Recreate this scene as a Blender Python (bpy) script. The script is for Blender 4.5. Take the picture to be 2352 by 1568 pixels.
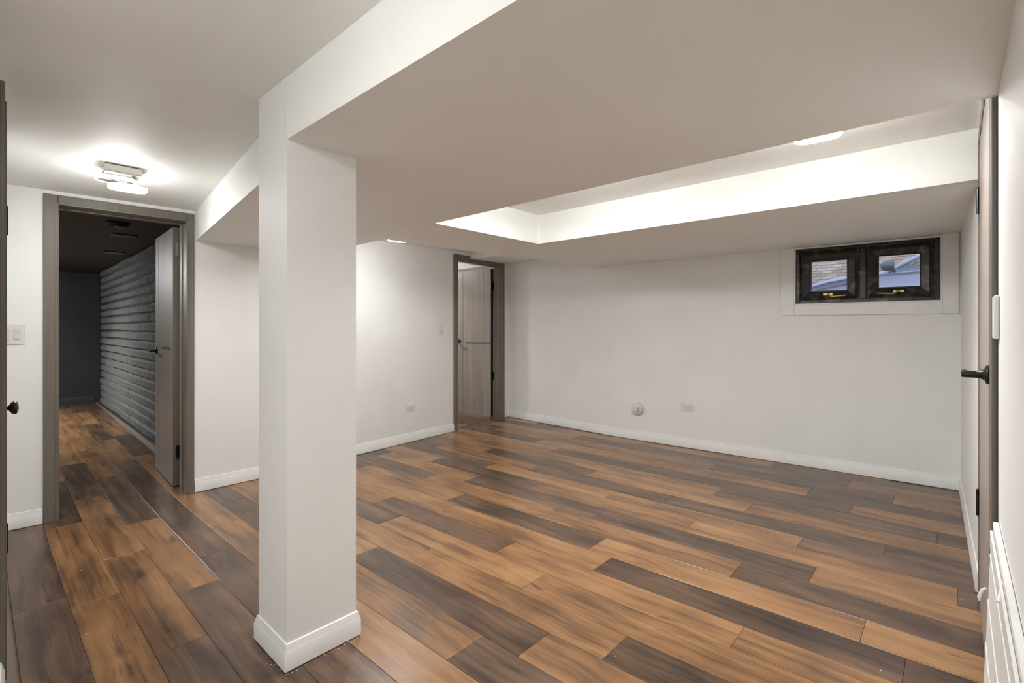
import bpy, math, random
from mathutils import Vector, Matrix

# ------------------------------------------------------------------ camera, world, exposure
C = bpy.context.scene
COL = C.collection
for o in list(bpy.data.objects):
    bpy.data.objects.remove(o)
cam_d = bpy.data.cameras.new('camera')
cam_d.sensor_width = 36.0
cam_d.lens = 1120.0 / 2352.0 * 36.0
cam_d.shift_y = -33.0 / 2352.0
cam_d.clip_start = 0.02
cam = bpy.data.objects.new('camera', cam_d)
COL.objects.link(cam)
cam.location = (0, 0, 1.24)
cam.rotation_euler = (math.radians(90), 0, math.radians(42.3))
C.camera = cam

world = bpy.data.worlds.new('overcast_sky')
C.world = world
world.use_nodes = True
bg = world.node_tree.nodes['Background']
bg.inputs[0].default_value = (0.80, 0.88, 1.0, 1)
bg.inputs[1].default_value = 1.6

C.view_settings.view_transform = 'Standard'
C.view_settings.look = 'None'
C.view_settings.gamma = 1.0
C.view_settings.use_curve_mapping = False
C.view_settings.exposure = 0.70
# emission of the LED rings, lamp by lamp; all but hall, tray and pocket are assumed
LED = {'hall': 225.0, 'tray': 360.0, 'tray_fill': 640.0, 'pocket': 215.0, 'rear': 105.0, 'rear_fill': 430.0, 'far': 560.0, 'dark': 2300.0}
# the diffuser's outer wall glows far less than the strip behind its lower face
LED_SIDE = {'hall': 22.0, 'tray': 14.0, 'tray_fill': 5.0, 'pocket': 14.0, 'rear': 48.0, 'rear_fill': 60.0, 'far': 20.0, 'dark': 20.0}
LED_COL = (0.985, 0.985, 0.975)

random.seed(7)

# ------------------------------------------------------------------ mesh helpers
class MB:
    def __init__(s):
        s.v = []; s.f = []
    def add(s, vs, fs):
        n = len(s.v)
        s.v += [tuple(p) for p in vs]
        s.f += [tuple(i + n for i in q) for q in fs]
        return s
    def box(s, x0, y0, z0, x1, y1, z1):
        return s.add([(x0,y0,z0),(x1,y0,z0),(x1,y1,z0),(x0,y1,z0),(x0,y0,z1),(x1,y0,z1),(x1,y1,z1),(x0,y1,z1)],
                     [(3,2,1,0),(4,5,6,7),(0,1,5,4),(1,2,6,5),(2,3,7,6),(3,0,4,7)])
    def bbox(s, x0, y0, z0, x1, y1, z1, b):
        """box with its edges chamfered by b"""
        cx, cy, cz = (x0+x1)/2, (y0+y1)/2, (z0+z1)/2
        hx, hy, hz = abs(x1-x0)/2, abs(y1-y0)/2, abs(z1-z0)/2
        b = min(b, hx*.9, hy*.9, hz*.9)
        vs = []; idx = {}
        for sx in (-1,1):
            for sy in (-1,1):
                for sz in (-1,1):
                    for a in range(3):
                        p = [sx*(hx-(b if a != 0 else 0)), sy*(hy-(b if a != 1 else 0)), sz*(hz-(b if a != 2 else 0))]
                        idx[(sx,sy,sz,a)] = len(vs)
                        vs.append((cx+p[0], cy+p[1], cz+p[2]))
        fs = []
        def orient(q):
            a,b_,c = (Vector(vs[q[0]]),Vector(vs[q[1]]),Vector(vs[q[2]]))
            n = (b_-a).cross(c-a)
            m = sum((Vector(vs[i]) for i in q), Vector())/len(q) - Vector((cx,cy,cz))
            return q if n.dot(m) > 0 else q[::-1]
        for a in range(3):
            o1, o2 = [i for i in range(3) if i != a]
            for sg in (-1,1):
                q = []
                for (p,r) in ((-1,-1),(1,-1),(1,1),(-1,1)):
                    k = [0,0,0]; k[a]=sg; k[o1]=p; k[o2]=r
                    q.append(idx[(k[0],k[1],k[2],a)])
                fs.append(orient(tuple(q)))
            for p in (-1,1):
                for r in (-1,1):
                    k1=[0,0,0]; k1[o1]=p; k1[o2]=r
                    k2=list(k1); k1[a]=-1; k2[a]=1
                    q=(idx[(*k1,o1)],idx[(*k2,o1)],idx[(*k2,o2)],idx[(*k1,o2)])
                    fs.append(orient(q))
        for sx in (-1,1):
            for sy in (-1,1):
                for sz in (-1,1):
                    fs.append(orient((idx[(sx,sy,sz,0)],idx[(sx,sy,sz,1)],idx[(sx,sy,sz,2)])))
        return s.add(vs, fs)
    def prism(s, poly, z0, z1):
        """vertical prism over poly [(x,y)] (counter-clockwise); z0/z1 numbers or lists per corner"""
        n = len(poly)
        a = z0 if isinstance(z0,(list,tuple)) else [z0]*n
        b = z1 if isinstance(z1,(list,tuple)) else [z1]*n
        vs = [(p[0],p[1],a[i]) for i,p in enumerate(poly)] + [(p[0],p[1],b[i]) for i,p in enumerate(poly)]
        fs = [tuple(range(n-1,-1,-1)), tuple(range(n,2*n))] + [(i,(i+1)%n,n+(i+1)%n,n+i) for i in range(n)]
        return s.add(vs, fs)
    def cyl(s, p0, p1, r0, r1=None, n=16, caps=True):
        r1 = r0 if r1 is None else r1
        return s.rings([(p0,r0),(p1,r1)], n, caps)
    def rings(s, chain, n=16, caps=True):
        """tube through (point, radius) pairs"""
        pts = [Vector(p) for p,_ in chain]
        base = len(s.v); up = None
        for i,(p,r) in enumerate(chain):
            d = (pts[min(i+1,len(pts)-1)] - pts[max(i-1,0)])
            d = d.normalized() if d.length > 1e-9 else Vector((0,0,1))
            if up is None:
                up = Vector((0,0,1)) if abs(d.z) < .9 else Vector((1,0,0))
            a = d.cross(up).normalized(); b = a.cross(d).normalized(); up = b
            for k in range(n):
                t = 2*math.pi*k/n
                s.v.append(tuple(pts[i] + a*math.cos(t)*r + b*math.sin(t)*r))
        m = len(chain)
        for i in range(m-1):
            for k in range(n):
                k2 = (k+1)%n
                s.f.append((base+i*n+k, base+i*n+k2, base+(i+1)*n+k2, base+(i+1)*n+k))
        if caps:
            s.f.append(tuple(base+k for k in range(n-1,-1,-1)))
            s.f.append(tuple(base+(m-1)*n+k for k in range(n)))
        return s
    def sweep(s, path, prof, closed=False):
        """moulding: prof [(offset to the left of the path, z)] swept along path [(x,y)] with mitres"""
        P = [Vector((p[0],p[1])) for p in path]; n = len(P); m = len(prof); base = len(s.v)
        for i in range(n):
            d0 = (P[i]-P[i-1]).normalized() if (closed or i > 0) else None
            d1 = (P[(i+1)%n]-P[i]).normalized() if (closed or i < n-1) else None
            n0 = Vector((-d0.y,d0.x)) if d0 is not None else None
            n1 = Vector((-d1.y,d1.x)) if d1 is not None else None
            if n0 is None: nn = n1
            elif n1 is None: nn = n0
            else:
                nn = (n0+n1); nn = nn/max(.2,(1+n0.dot(n1)))
            for (o,z) in prof:
                q = P[i] + nn*o
                s.v.append((q.x,q.y,z))
        for i in range(n if closed else n-1):
            j = (i+1)%n
            for k in range(m):
                k2 = (k+1)%m
                s.f.append((base+i*m+k, base+j*m+k, base+j*m+k2, base+i*m+k2))
        if not closed:
            s.f.append(tuple(base+k for k in range(m)))
            s.f.append(tuple(base+(n-1)*m+k for k in range(m-1,-1,-1)))
        return s
    def xform(s, M):
        s.v = [tuple(M @ Vector(p)) for p in s.v]
        return s
    def mesh(s, name, mat, smooth=False):
        me = bpy.data.meshes.new(name)
        me.from_pydata(s.v, [], s.f)
        me.update()
        import bmesh
        bm = bmesh.new(); bm.from_mesh(me)
        bmesh.ops.recalc_face_normals(bm, faces=bm.faces)
        bm.to_mesh(me); bm.free()
        if mat: me.materials.append(mat)
        if smooth:
            for p in me.polygons: p.use_smooth = True
            try: me.set_sharp_from_angle(angle=math.radians(35))
            except Exception: pass
        return me
    def build(s, name, mat, parent=None, smooth=False):
        o = bpy.data.objects.new(name, s.mesh(name, mat, smooth))
        COL.objects.link(o)
        if parent: o.parent = parent
        return o

def tag(o, label=None, cat=None, group=None, kind=None):
    if label: o['label'] = label
    if cat: o['category'] = cat
    if group: o['group'] = group
    if kind: o['kind'] = kind
    return o
def empty(name, loc=(0,0,0), rz=0):
    o = bpy.data.objects.new(name, None); COL.objects.link(o)
    o.empty_display_size = .1
    o.location = loc; o.rotation_euler = (0,0,rz)
    return o
def copy_tree(o, parent=None):
    c = o.copy(); COL.objects.link(c); c.parent = parent
    for ch in list(o.children): copy_tree(ch, c)
    return c

# ------------------------------------------------------------------ materials
def new_mat(name):
    m = bpy.data.materials.new(name); m.use_nodes = True
    nt = m.node_tree
    return m, nt, nt.nodes['Principled BSDF'], nt.nodes, nt.links
def plain(name, col, rough=.5, metal=0.0, spec=.5):
    m, nt, b, N, L = new_mat(name)
    b.inputs['Base Color'].default_value = (*col,1); b.inputs['Roughness'].default_value = rough
    b.inputs['Metallic'].default_value = metal; b.inputs['Specular IOR Level'].default_value = spec
    return m
def noisy(name, c0, c1, scale=(8,8,8), rough=.5, metal=0.0, bump=0.0, detail=4, spec=.5, lo=.35, hi=.65, bscale=None):
    """two-tone noise material in object space"""
    m, nt, b, N, L = new_mat(name)
    tc = N.new('ShaderNodeTexCoord'); mp = N.new('ShaderNodeMapping'); mp.inputs['Scale'].default_value = scale
    L.new(tc.outputs['Object'], mp.inputs[0])
    nz = N.new('ShaderNodeTexNoise'); nz.inputs['Scale'].default_value = 1; nz.inputs['Detail'].default_value = detail
    L.new(mp.outputs[0], nz.inputs[0])
    rp = N.new('ShaderNodeValToRGB')
    rp.color_ramp.elements[0].position = lo; rp.color_ramp.elements[0].color = (*c0,1)
    rp.color_ramp.elements[1].position = hi; rp.color_ramp.elements[1].color = (*c1,1)
    L.new(nz.outputs[0], rp.inputs[0]); L.new(rp.outputs[0], b.inputs['Base Color'])
    b.inputs['Roughness'].default_value = rough; b.inputs['Metallic'].default_value = metal
    b.inputs['Specular IOR Level'].default_value = spec
    if bump:
        n2 = nz
        if bscale:
            n2 = N.new('ShaderNodeTexNoise'); n2.inputs['Scale'].default_value = bscale; n2.inputs['Detail'].default_value = 3
            L.new(tc.outputs['Object'], n2.inputs[0])
        bp = N.new('ShaderNodeBump'); bp.inputs['Strength'].default_value = bump; bp.inputs['Distance'].default_value = .002
        L.new(n2.outputs[0], bp.inputs['Height']); L.new(bp.outputs[0], b.inputs['Normal'])
    return m

def wood_plank(name, stops, knot):
    """vinyl wood plank: streaks along local x, soft blotches, a few knots, all shifted per plank"""
    m, nt, b, N, L = new_mat(name)
    tc = N.new('ShaderNodeTexCoord'); oi = N.new('ShaderNodeObjectInfo')
    mul = N.new('ShaderNodeVectorMath'); mul.operation = 'SCALE'; mul.inputs[0].default_value = (17.3, 41.7, 9.1)
    L.new(oi.outputs['Random'], mul.inputs['Scale'])
    add = N.new('ShaderNodeVectorMath'); add.operation = 'ADD'
    L.new(tc.outputs['Object'], add.inputs[0]); L.new(mul.outputs[0], add.inputs[1])
    # slight warp so the grain flows
    wz = N.new('ShaderNodeTexNoise'); wz.inputs['Scale'].default_value = 3.0; wz.inputs['Detail'].default_value = 1
    L.new(add.outputs[0], wz.inputs[0])
    ws = N.new('ShaderNodeVectorMath'); ws.operation = 'SCALE'; ws.inputs['Scale'].default_value = .10
    L.new(wz.outputs['Color'], ws.inputs[0])
    a2 = N.new('ShaderNodeVectorMath'); a2.operation = 'ADD'
    L.new(add.outputs[0], a2.inputs[0]); L.new(ws.outputs[0], a2.inputs[1])
    def noise(scale, detail, rough=.55, src=None):
        mp = N.new('ShaderNodeMapping'); mp.inputs['Scale'].default_value = scale
        L.new((src or a2).outputs[0], mp.inputs[0])
        n = N.new('ShaderNodeTexNoise'); n.inputs['Scale'].default_value = 1; n.inputs['Detail'].default_value = detail
        n.inputs['Roughness'].default_value = rough
        L.new(mp.outputs[0], n.inputs[0]); return n
    broad = noise((.85, 19, 1), 4, .6)
    fine = noise((1.5, 130, 1), 3, .55, add)
    blot = noise((2.4, 5, 1), 3, .6)
    def mth(op, a, bb, c=None):
        x = N.new('ShaderNodeMath'); x.operation = op
        for i,v in enumerate((a,bb,c)):
            if v is None: continue
            if isinstance(v,(int,float)): x.inputs[i].default_value = v
            else: L.new(v, x.inputs[i])
        return x.outputs[0]
    t = mth('ADD', mth('MULTIPLY', broad.outputs[0], .66), mth('MULTIPLY', blot.outputs[0], .58))
    t = mth('ADD', t, mth('MULTIPLY', fine.outputs[0], .24))
    t = mth('SUBTRACT', t, .235)
    t = mth('ADD', t, mth('MULTIPLY', mth('SUBTRACT', oi.outputs['Random'], .5), .10))
    rp = N.new('ShaderNodeValToRGB'); cr = rp.color_ramp
    while len(cr.elements) < len(stops): cr.elements.new(.5)
    for e,(p,c) in zip(cr.elements, stops): e.position = p; e.color = (*c,1)
    L.new(t, rp.inputs[0])
    # knots / mineral stains
    kn = noise((3.6, 15, 1), 2.5, .6)
    kr = N.new('ShaderNodeValToRGB')
    kr.color_ramp.elements[0].position = .64; kr.color_ramp.elements[0].color = (0,0,0,1)
    kr.color_ramp.elements[1].position = .74; kr.color_ramp.elements[1].color = (1,1,1,1)
    L.new(kn.outputs[0], kr.inputs[0])
    kf = mth('MULTIPLY', kr.outputs[0], .7)
    mx = N.new('ShaderNodeMix'); mx.data_type = 'RGBA'
    L.new(kf, mx.inputs[0]); L.new(rp.outputs[0], mx.inputs[6]); mx.inputs[7].default_value = (*knot,1)
    L.new(mx.outputs[2], b.inputs['Base Color'])
    rr = N.new('ShaderNodeMapRange'); rr.inputs[3].default_value = .22; rr.inputs[4].default_value = .38
    L.new(fine.outputs[0], rr.inputs[0]); L.new(rr.outputs[0], b.inputs['Roughness'])
    b.inputs['Specular IOR Level'].default_value = .5
    bp = N.new('ShaderNodeBump'); bp.inputs['Strength'].default_value = .22; bp.inputs['Distance'].default_value = .0012
    L.new(fine.outputs[0], bp.inputs['Height']); L.new(bp.outputs[0], b.inputs['Normal'])
    return m

M = {}
M['paint'] = noisy('white_wall_paint', (.840,.845,.835), (.870,.875,.865), (3,3,3), .55, bump=.06, bscale=220)
M['ceil'] = noisy('white_ceiling_paint', (.892,.898,.868), (.912,.918,.888), (2,2,2), .6, bump=.05, bscale=150)
M['trim'] = noisy('white_semi_gloss_trim', (.80,.80,.79), (.84,.84,.83), (5,5,5), .35)
M['plastic'] = plain('white_plastic', (.74,.74,.715), .35)
M['plastic_dim'] = plain('light_grey_plastic', (.62,.62,.60), .4)
M['slot'] = plain('dark_slot', (.05,.05,.05), .6)
M['tan'] = wood_plank('tan_vinyl_plank', [(.24,(.072,.042,.024)),(.38,(.158,.084,.042)),(.50,(.268,.138,.062)),(.62,(.348,.188,.086)),(.78,(.445,.258,.125))], (.060,.040,.030))
M['dark'] = wood_plank('dark_vinyl_plank', [(.24,(.034,.022,.016)),(.40,(.070,.043,.028)),(.52,(.116,.070,.044)),(.64,(.178,.105,.063)),(.80,(.270,.155,.086))], (.030,.025,.025))
M['seam'] = plain('plank_joint', (.22,.17,.13), .8)
M['casing'] = noisy('taupe_door_casing', (.150,.130,.102), (.180,.158,.127), (50,50,1.2), .38)
M['slab'] = noisy('greige_wood_laminate', (.285,.240,.205), (.405,.352,.308), (55,55,1.1), .42, detail=5, lo=.3, hi=.7)
M['strip'] = noisy('brushed_strip', (.16,.155,.15), (.22,.21,.205), (2,2,150), .35, .6)
M['darkedge'] = noisy('dark_door_edge', (.020,.016,.012), (.034,.027,.021), (60,60,1.5), .45)
M['black'] = plain('black_satin_metal', (.022,.022,.021), .28, .6)
M['hinge_steel'] = plain('worn_steel', (.42,.42,.40), .32, .9)
M['bronze'] = plain('dark_bronze', (.050,.045,.036), .25, .85)
M['charcoal'] = noisy('charcoal_wall_paint', (.034,.034,.040), (.042,.042,.049), (4,4,4), .55)
M['charceil'] = noisy('charcoal_ceiling_paint', (.045,.042,.045), (.054,.050,.054), (4,4,4), .6)
M['foam'] = noisy('grey_acoustic_foam', (.135,.140,.136), (.155,.160,.155), (30,30,30), .85, bump=.25, bscale=600, spec=.2)
M['frame'] = noisy('worn_black_window_metal', (.014,.013,.011), (.13,.125,.11), (11,11,14), .27, .3, bump=.1, detail=7, lo=.50, hi=.86)
M['brass'] = noisy('aged_brass', (.40,.27,.075), (.55,.40,.14), (40,40,40), .3, .85)
M['nickel'] = plain('satin_nickel', (.52,.50,.46), .3, .85)
M['panel'] = noisy('white_vinyl_panel', (.76,.755,.74), (.82,.815,.80), (14,14,2), .4)
M['stud'] = noisy('dark_rough_gap', (.012,.010,.009), (.05,.045,.035), (40,40,14), .9, lo=.45, hi=.75)
def emission(name, col, strength):
    m, nt, b, N, L = new_mat(name)
    b.inputs['Base Color'].default_value = (.9,.9,.9,1)
    b.inputs['Emission Color'].default_value = (*col,1); b.inputs['Emission Strength'].default_value = strength
    return m
for _k,_v in LED.items(): M['led_'+_k] = emission('led_ring_glow_'+_k, LED_COL, _v)
for _k,_v in LED_SIDE.items(): M['side_'+_k] = emission('led_ring_side_glow_'+_k, LED_COL, _v)
M['liner'] = plain('grey_ring_liner', (.20,.195,.18), .35, .6)
M['led_blue'] = emission('blue_status_led', (.15,.15,1), 1.5)
def glass_mat(name, tint, refl):
    m, nt, b, N, L = new_mat(name)
    N.remove(b)
    out = N['Material Output']
    tr = N.new('ShaderNodeBsdfTransparent'); tr.inputs[0].default_value = (*tint,1)
    gl = N.new('ShaderNodeBsdfGlossy'); gl.inputs['Roughness'].default_value = .02
    fr = N.new('ShaderNodeFresnel'); fr.inputs[0].default_value = 1.45
    mu = N.new('ShaderNodeMath'); mu.operation = 'MULTIPLY'; mu.inputs[1].default_value = refl
    mx = N.new('ShaderNodeMixShader')
    L.new(fr.outputs[0], mu.inputs[0]); L.new(mu.outputs[0], mx.inputs[0])
    L.new(tr.outputs[0], mx.inputs[1]); L.new(gl.outputs[0], mx.inputs[2]); L.new(mx.outputs[0], out.inputs[0])
    return m
M['glass'] = glass_mat('window_glass', (.90,.93,.97), .6)
M['carglass'] = glass_mat('tinted_car_glass', (.62,.72,.80), 1.6)
M['carpaint'] = plain('lavender_grey_car_paint', (.27,.275,.36), .42, .05)
M['tyre'] = plain('tyre_rubber', (.02,.02,.02), .8)
M['cardark'] = plain('dark_car_trim', (.06,.06,.075), .4)
M['headlamp'] = plain('smoky_headlamp', (.10,.10,.14), .5)
M['mortar'] = noisy('pale_mortar', (.50,.47,.44), (.64,.61,.58), (30,30,30), .9)
M['asphalt'] = noisy('alley_concrete', (.22,.22,.22), (.32,.32,.31), (6,6,6), .9)
def brick_mat():
    m, nt, b, N, L = new_mat('weathered_brick')
    oi = N.new('ShaderNodeObjectInfo'); rp = N.new('ShaderNodeValToRGB'); cr = rp.color_ramp
    cols = [(.40,.31,.24),(.54,.45,.35),(.50,.30,.23),(.62,.54,.44),(.50,.40,.32),(.34,.29,.26)]
    while len(cr.elements) < len(cols): cr.elements.new(.5)
    for i,(e,c) in enumerate(zip(cr.elements, cols)): e.position = i/(len(cols)-1); e.color = (*c,1)
    L.new(oi.outputs['Random'], rp.inputs[0])
    tc = N.new('ShaderNodeTexCoord'); nz = N.new('ShaderNodeTexNoise'); nz.inputs['Scale'].default_value = 26; nz.inputs['Detail'].default_value = 4
    L.new(tc.outputs['Object'], nz.inputs[0])
    mx = N.new('ShaderNodeMix'); mx.data_type = 'RGBA'; mx.blend_type = 'MULTIPLY'; mx.inputs[0].default_value = .5
    L.new(rp.outputs[0], mx.inputs[6]); L.new(nz.outputs[0], mx.inputs[7]); L.new(mx.outputs[2], b.inputs['Base Color'])
    b.inputs['Roughness'].default_value = .9
    return m
M['brick'] = brick_mat()

ZT = 2.50     # everything above the ceilings is solid up to here
# plan of the place (x to the right along the window wall, y towards the window wall)
A_ = (-4.272,.10); B_ = (-4.222,1.10); C_ = (-4.222,1.57); D_ = (-4.420,3.82); E_ = (-4.595,4.97)
G_ = (-2.90,4.885); H_ = (.030,5.020)
def lerp(P,Q,t): return (P[0]+(Q[0]-P[0])*t, P[1]+(Q[1]-P[1])*t)
def at_y(P,Q,y): return lerp(P,Q,(y-P[1])/(Q[1]-P[1]))
def at_x(P,Q,x): return lerp(P,Q,(x-P[0])/(Q[0]-P[0]))
TH = .20

# ------------------------------------------------------------------ walls
def seg_x(mb, P, Q, z0, z1, t):
    """wall piece between plan points P,Q (P.y<Q.y), thickness t towards -x (t>0) or +x (t<0)"""
    if t > 0: mb.prism([P,Q,(Q[0]-t,Q[1]),(P[0]-t,P[1])], z0, z1)
    else: mb.prism([P,(P[0]-t,P[1]),(Q[0]-t,Q[1]),Q], z0, z1)
def seg_y(mb, P, Q, z0, z1, t):
    """wall piece between P,Q (P.x<Q.x), thickness t towards +y (t>0) or -y"""
    if t > 0: mb.prism([P,Q,(Q[0],Q[1]+t),(P[0],P[1]+t)], z0, z1)
    else: mb.prism([P,(P[0],P[1]+t),(Q[0],Q[1]+t),Q], z0, z1)

LD0, LD1, LDZ = .348, 1.056, 2.030          # left doorway
CD0, CD1, CDZ = 3.885, 4.800, 2.062         # centre doorway
w = MB()
seg_x(w, (-4.280,-.06), at_y(A_,B_,LD0), 0, ZT, TH)
seg_x(w, at_y(A_,B_,LD0), at_y(A_,B_,LD1), LDZ, ZT, TH)
seg_x(w, at_y(A_,B_,LD1), B_, 0, ZT, TH)
seg_x(w, B_, C_, 0, ZT, TH); seg_x(w, C_, D_, 0, ZT, TH)
seg_x(w, D_, at_y(D_,E_,CD0), 0, ZT, TH)
seg_x(w, at_y(D_,E_,CD0), at_y(D_,E_,CD1), CDZ, ZT, TH)
seg_x(w, at_y(D_,E_,CD1), at_y(D_,E_,5.10), 0, ZT, TH)
tag(w.build('wall_left', M['paint']), 'white wall at the far left holding the two open taupe doorways', 'wall', kind='structure')

WX0, WX1, WZ0, WZ1 = -1.072, -.083, 1.448, 1.942
w = MB(); t = .26
seg_y(w, E_, G_, 0, ZT, t)
a, b = at_x(G_,H_,WX0), at_x(G_,H_,WX1)
seg_y(w, G_, a, 0, ZT, t); seg_y(w, a, b, 0, WZ0, t); seg_y(w, a, b, WZ1, ZT, t); seg_y(w, b, (.30,5.033), 0, ZT, t)
tag(w.build('wall_back', M['paint']), 'long white wall under the small black basement window', 'wall', kind='structure')

RD0, RD1, RDZ = 2.075, 3.095, 2.085
w = MB(); R1 = (.080,3.135)
seg_x(w, (.0815,RD1), H_, 0, ZT, -.16)
seg_x(w, (.0815,2.030), (.0815,RD1), RDZ, ZT, -.16)
tag(w.build('wall_right', M['paint']), 'white wall strip between the window corner and the closed right door', 'wall', kind='structure')
w = MB()
seg_x(w, (.092,-2.35), (.092,2.006), 0, ZT, -.16)
tag(w.build('wall_near', M['paint']), 'white drywall at the right edge beside the white leaning panels', 'wall', kind='structure')
w = MB(); w.box(.100,2.006,0,.25,2.034,ZT)
tag(w.build('trim_1', M['stud']), 'rough dark unfinished gap between right door casing and drywall', 'gap', kind='structure')

def hall_y(x): return -.005 - .0238*x
HD0, HD1, HDZ = -3.135, -2.475, 2.03
w = MB()
for (x0,x1,z0) in ((-4.45,HD0,0),(HD0,HD1,HDZ),(HD1,-1.90,0)):
    seg_y(w, (x0,hall_y(x0)), (x1,hall_y(x1)), z0, ZT, -.12)
tag(w.build('wall_hall', M['paint']), 'white hall wall seen edge-on at the left frame edge', 'wall', kind='structure')
w = MB(); w.box(-2.02,-2.35,0,-1.90,hall_y(-1.9)-.121,ZT)
tag(w.build('wall_side', M['paint']), 'white side wall of the hall behind the camera', 'wall', kind='structure')
w = MB(); w.box(-2.02,-2.47,0,.26,-2.351,ZT)
tag(w.build('wall_rear', M['paint']), 'white end wall of the hall behind the camera', 'wall', kind='structure')

# charcoal room behind the left doorway
def foam_y(x): return 1.262 + (-6.05-x)*.0198
w = MB(); w.prism([(-4.425,foam_y(-4.42)+.03),(-4.425,1.60),(-10.85,1.60),(-10.85,foam_y(-10.85)+.03)], 0, ZT)
foam_wall = tag(w.build('wall_foam', M['charcoal']), 'charcoal side wall covered with rows of ribbed grey acoustic foam', 'wall', kind='structure')
w = MB(); w.prism([(-10.80,-.9),(-10.53,-.9),(-10.60,1.60),(-10.80,1.60)], 0, ZT)
tag(w.build('wall_dark_end', M['charcoal']), 'black far end wall of the dark foam-lined room', 'wall', kind='structure')
w = MB(); w.box(-10.80,-1.02,0,-4.30,-.90,ZT); w.box(-4.48,-.90,0,-4.40,-.18,ZT)
tag(w.build('wall_dark_side', M['charcoal']), 'black side wall of the dark room hidden left of the doorway', 'wall', kind='structure')
w = MB(); w.prism([(-10.80,-1.02),(-4.46,-1.02),(-4.46,1.60),(-10.80,1.60)], 2.13, ZT)
tag(w.build('ceiling_dark', M['charceil']), 'charcoal ceiling of the foam-lined room beyond the left doorway', 'ceiling', kind='structure')
# white room behind the centre doorway
w = MB(); w.box(-7.6,2.60,0,-4.70,2.72,ZT)
w.box(-7.72,2.60,0,-7.6,5.9,ZT); w.box(-7.6,5.60,0,-4.70,5.9,ZT); w.box(-4.80,5.05,0,-4.70,5.6,ZT)
tag(w.build('wall_far_room', M['paint']), 'white walls of the small lit room beyond the centre doorway', 'wall', kind='structure')
w = MB(); w.box(-7.6,2.72,2.30,-4.62,5.60,ZT); w.box(-7.6,5.02,2.13,-4.80,5.60,2.30)
tag(w.build('ceiling_far_room', M['ceil']), 'white ceiling glimpsed above the open centre door', 'ceiling', kind='structure')

# ------------------------------------------------------------------ ceilings, soffit, pillar
def far_y(x): return .899 + (-2.40-x)*.1148     # hall face of the lower beam behind the pillar
def far_z(x): return 1.92 if x >= -2.4 else 1.92 - (-2.4-x)*.0181
w = MB()
w.prism([(-4.5,-.3),(-2.4,-.3),(-2.4,1.4),(-4.5,1.4)], [2.104,2.145,2.145,2.104], ZT)
w.prism([(-2.4,-2.5),(.3,-2.5),(.3,1.0),(-2.4,1.0)], 2.145, ZT)
w.prism([(-2.7,1.95),(.3,1.95),(.3,3.2),(-2.7,3.2)], 2.155, ZT)            # tray
w.prism([(-4.80,1.9),(-3.05,1.9),(-3.05,4.25),(-4.80,4.25)], [2.09,2.09,2.160,2.160], ZT)   # pocket before the centre door
ceiling = tag(w.build('ceiling', M['ceil']), 'white painted ceiling over hall, recessed tray and door pocket', 'ceiling', kind='structure')
w = MB(); XR = .30
w.prism([(-2.048,.757),(XR,.757),(XR,2.024),(-2.048,2.024)], 1.92, ZT)
w.prism([(-2.525,far_y(-2.525)),(-2.05,far_y(-2.05)),(-2.05,2.024),(-2.525,2.024)], [far_z(-2.525),1.92,1.92,1.92], ZT)
w.prism([(-3.205,far_y(-3.205)),(-2.525,far_y(-2.525)),(-2.525,2.024),(-3.205,2.082)], [far_z(-3.205),far_z(-2.525),1.92,1.906], ZT)
w.prism([(-4.46,far_y(-4.46)),(-3.205,far_y(-3.205)),(-3.205,2.082),(-4.46,2.022)], [far_z(-4.46),far_z(-3.205),1.906,1.884], ZT)
w.prism([(-3.205,2.082),(-2.525,2.024),(-2.525,3.095),(-3.186,3.095)], [1.906,1.92,1.92,1.918], ZT)
w.prism([(-3.186,3.095),(-2.525,3.095),(-2.525,4.99),(-3.150,4.99)], [1.918,1.92,1.941,1.938], ZT)
w.prism([(-2.525,3.095),(XR,3.105),(XR,5.15),(-2.525,4.99)], [1.92,1.92,1.961,1.941], ZT)
soffit = w.build('soffit', M['ceil'], ceiling)
w = MB()
w.prism([(-4.80,4.13),(-3.05,4.13),(-3.05,5.1),(-4.80,5.1)], [2.084,2.084,2.122,2.122], ZT)
w.build('low_soffit', M['ceil'], ceiling)

w = MB()
px0, px1, py0, py1 = -2.050, -1.787, .757, 1.030
w.box(px0, py0-.0006, 0, px1, py1, 2.2)
pillar = tag(w.build('pillar', M['paint']), 'square white pillar in the foreground carrying the dropped beam', 'pillar', kind='structure')

BASE = [(0,.004),(.014,.004),(.014,.066),(.011,.071),(.0105,.079),(.007,.087),(.006,.095),(0,.098)]
w = MB(); w.sweep([(px0,py0),(px0,py1),(px1,py1),(px1,py0)], BASE, True)
w.build('baseboard', M['trim'], pillar, True)

def baseboard(name, path, label, mat='trim', prof=BASE):
    o = MB().sweep(path, prof).build(name, M[mat], None, True)
    return tag(o, label, 'baseboard', kind='structure')
# path runs so that the room is on its left side
baseboard('baseboard_left', [at_y(A_,B_,.282),(-4.272,.1005)], 'short white baseboard between left door casing and hall corner')
baseboard('baseboard_middle', [(-4.430,3.818),C_,B_] if False else [D_,C_,B_], 'white baseboard running from left doorway behind pillar to centre doorway')
baseboard('baseboard_corner', [E_,at_y(D_,E_,4.872)], 'tiny white baseboard piece right of the centre door casing')
baseboard('baseboard_back', [H_,G_,E_], 'long white baseboard under the window wall')
baseboard('baseboard_right', [(.0815,3.142),H_], 'white baseboard between the window corner and right door casing')
baseboard('baseboard_hall', [(-1.90,hall_y(-1.9)),(HD1+.062,hall_y(HD1+.062))][::-1] if False else [(HD1+.062,hall_y(HD1+.062)),(-1.90,hall_y(-1.9))], 'white baseboard of the hall wall near the left frame edge')
baseboard('baseboard_hall_far', [(-4.27,hall_y(-4.27)),(HD0-.062,hall_y(HD0-.062))], 'white baseboard end between hall door casing and corner')
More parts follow.
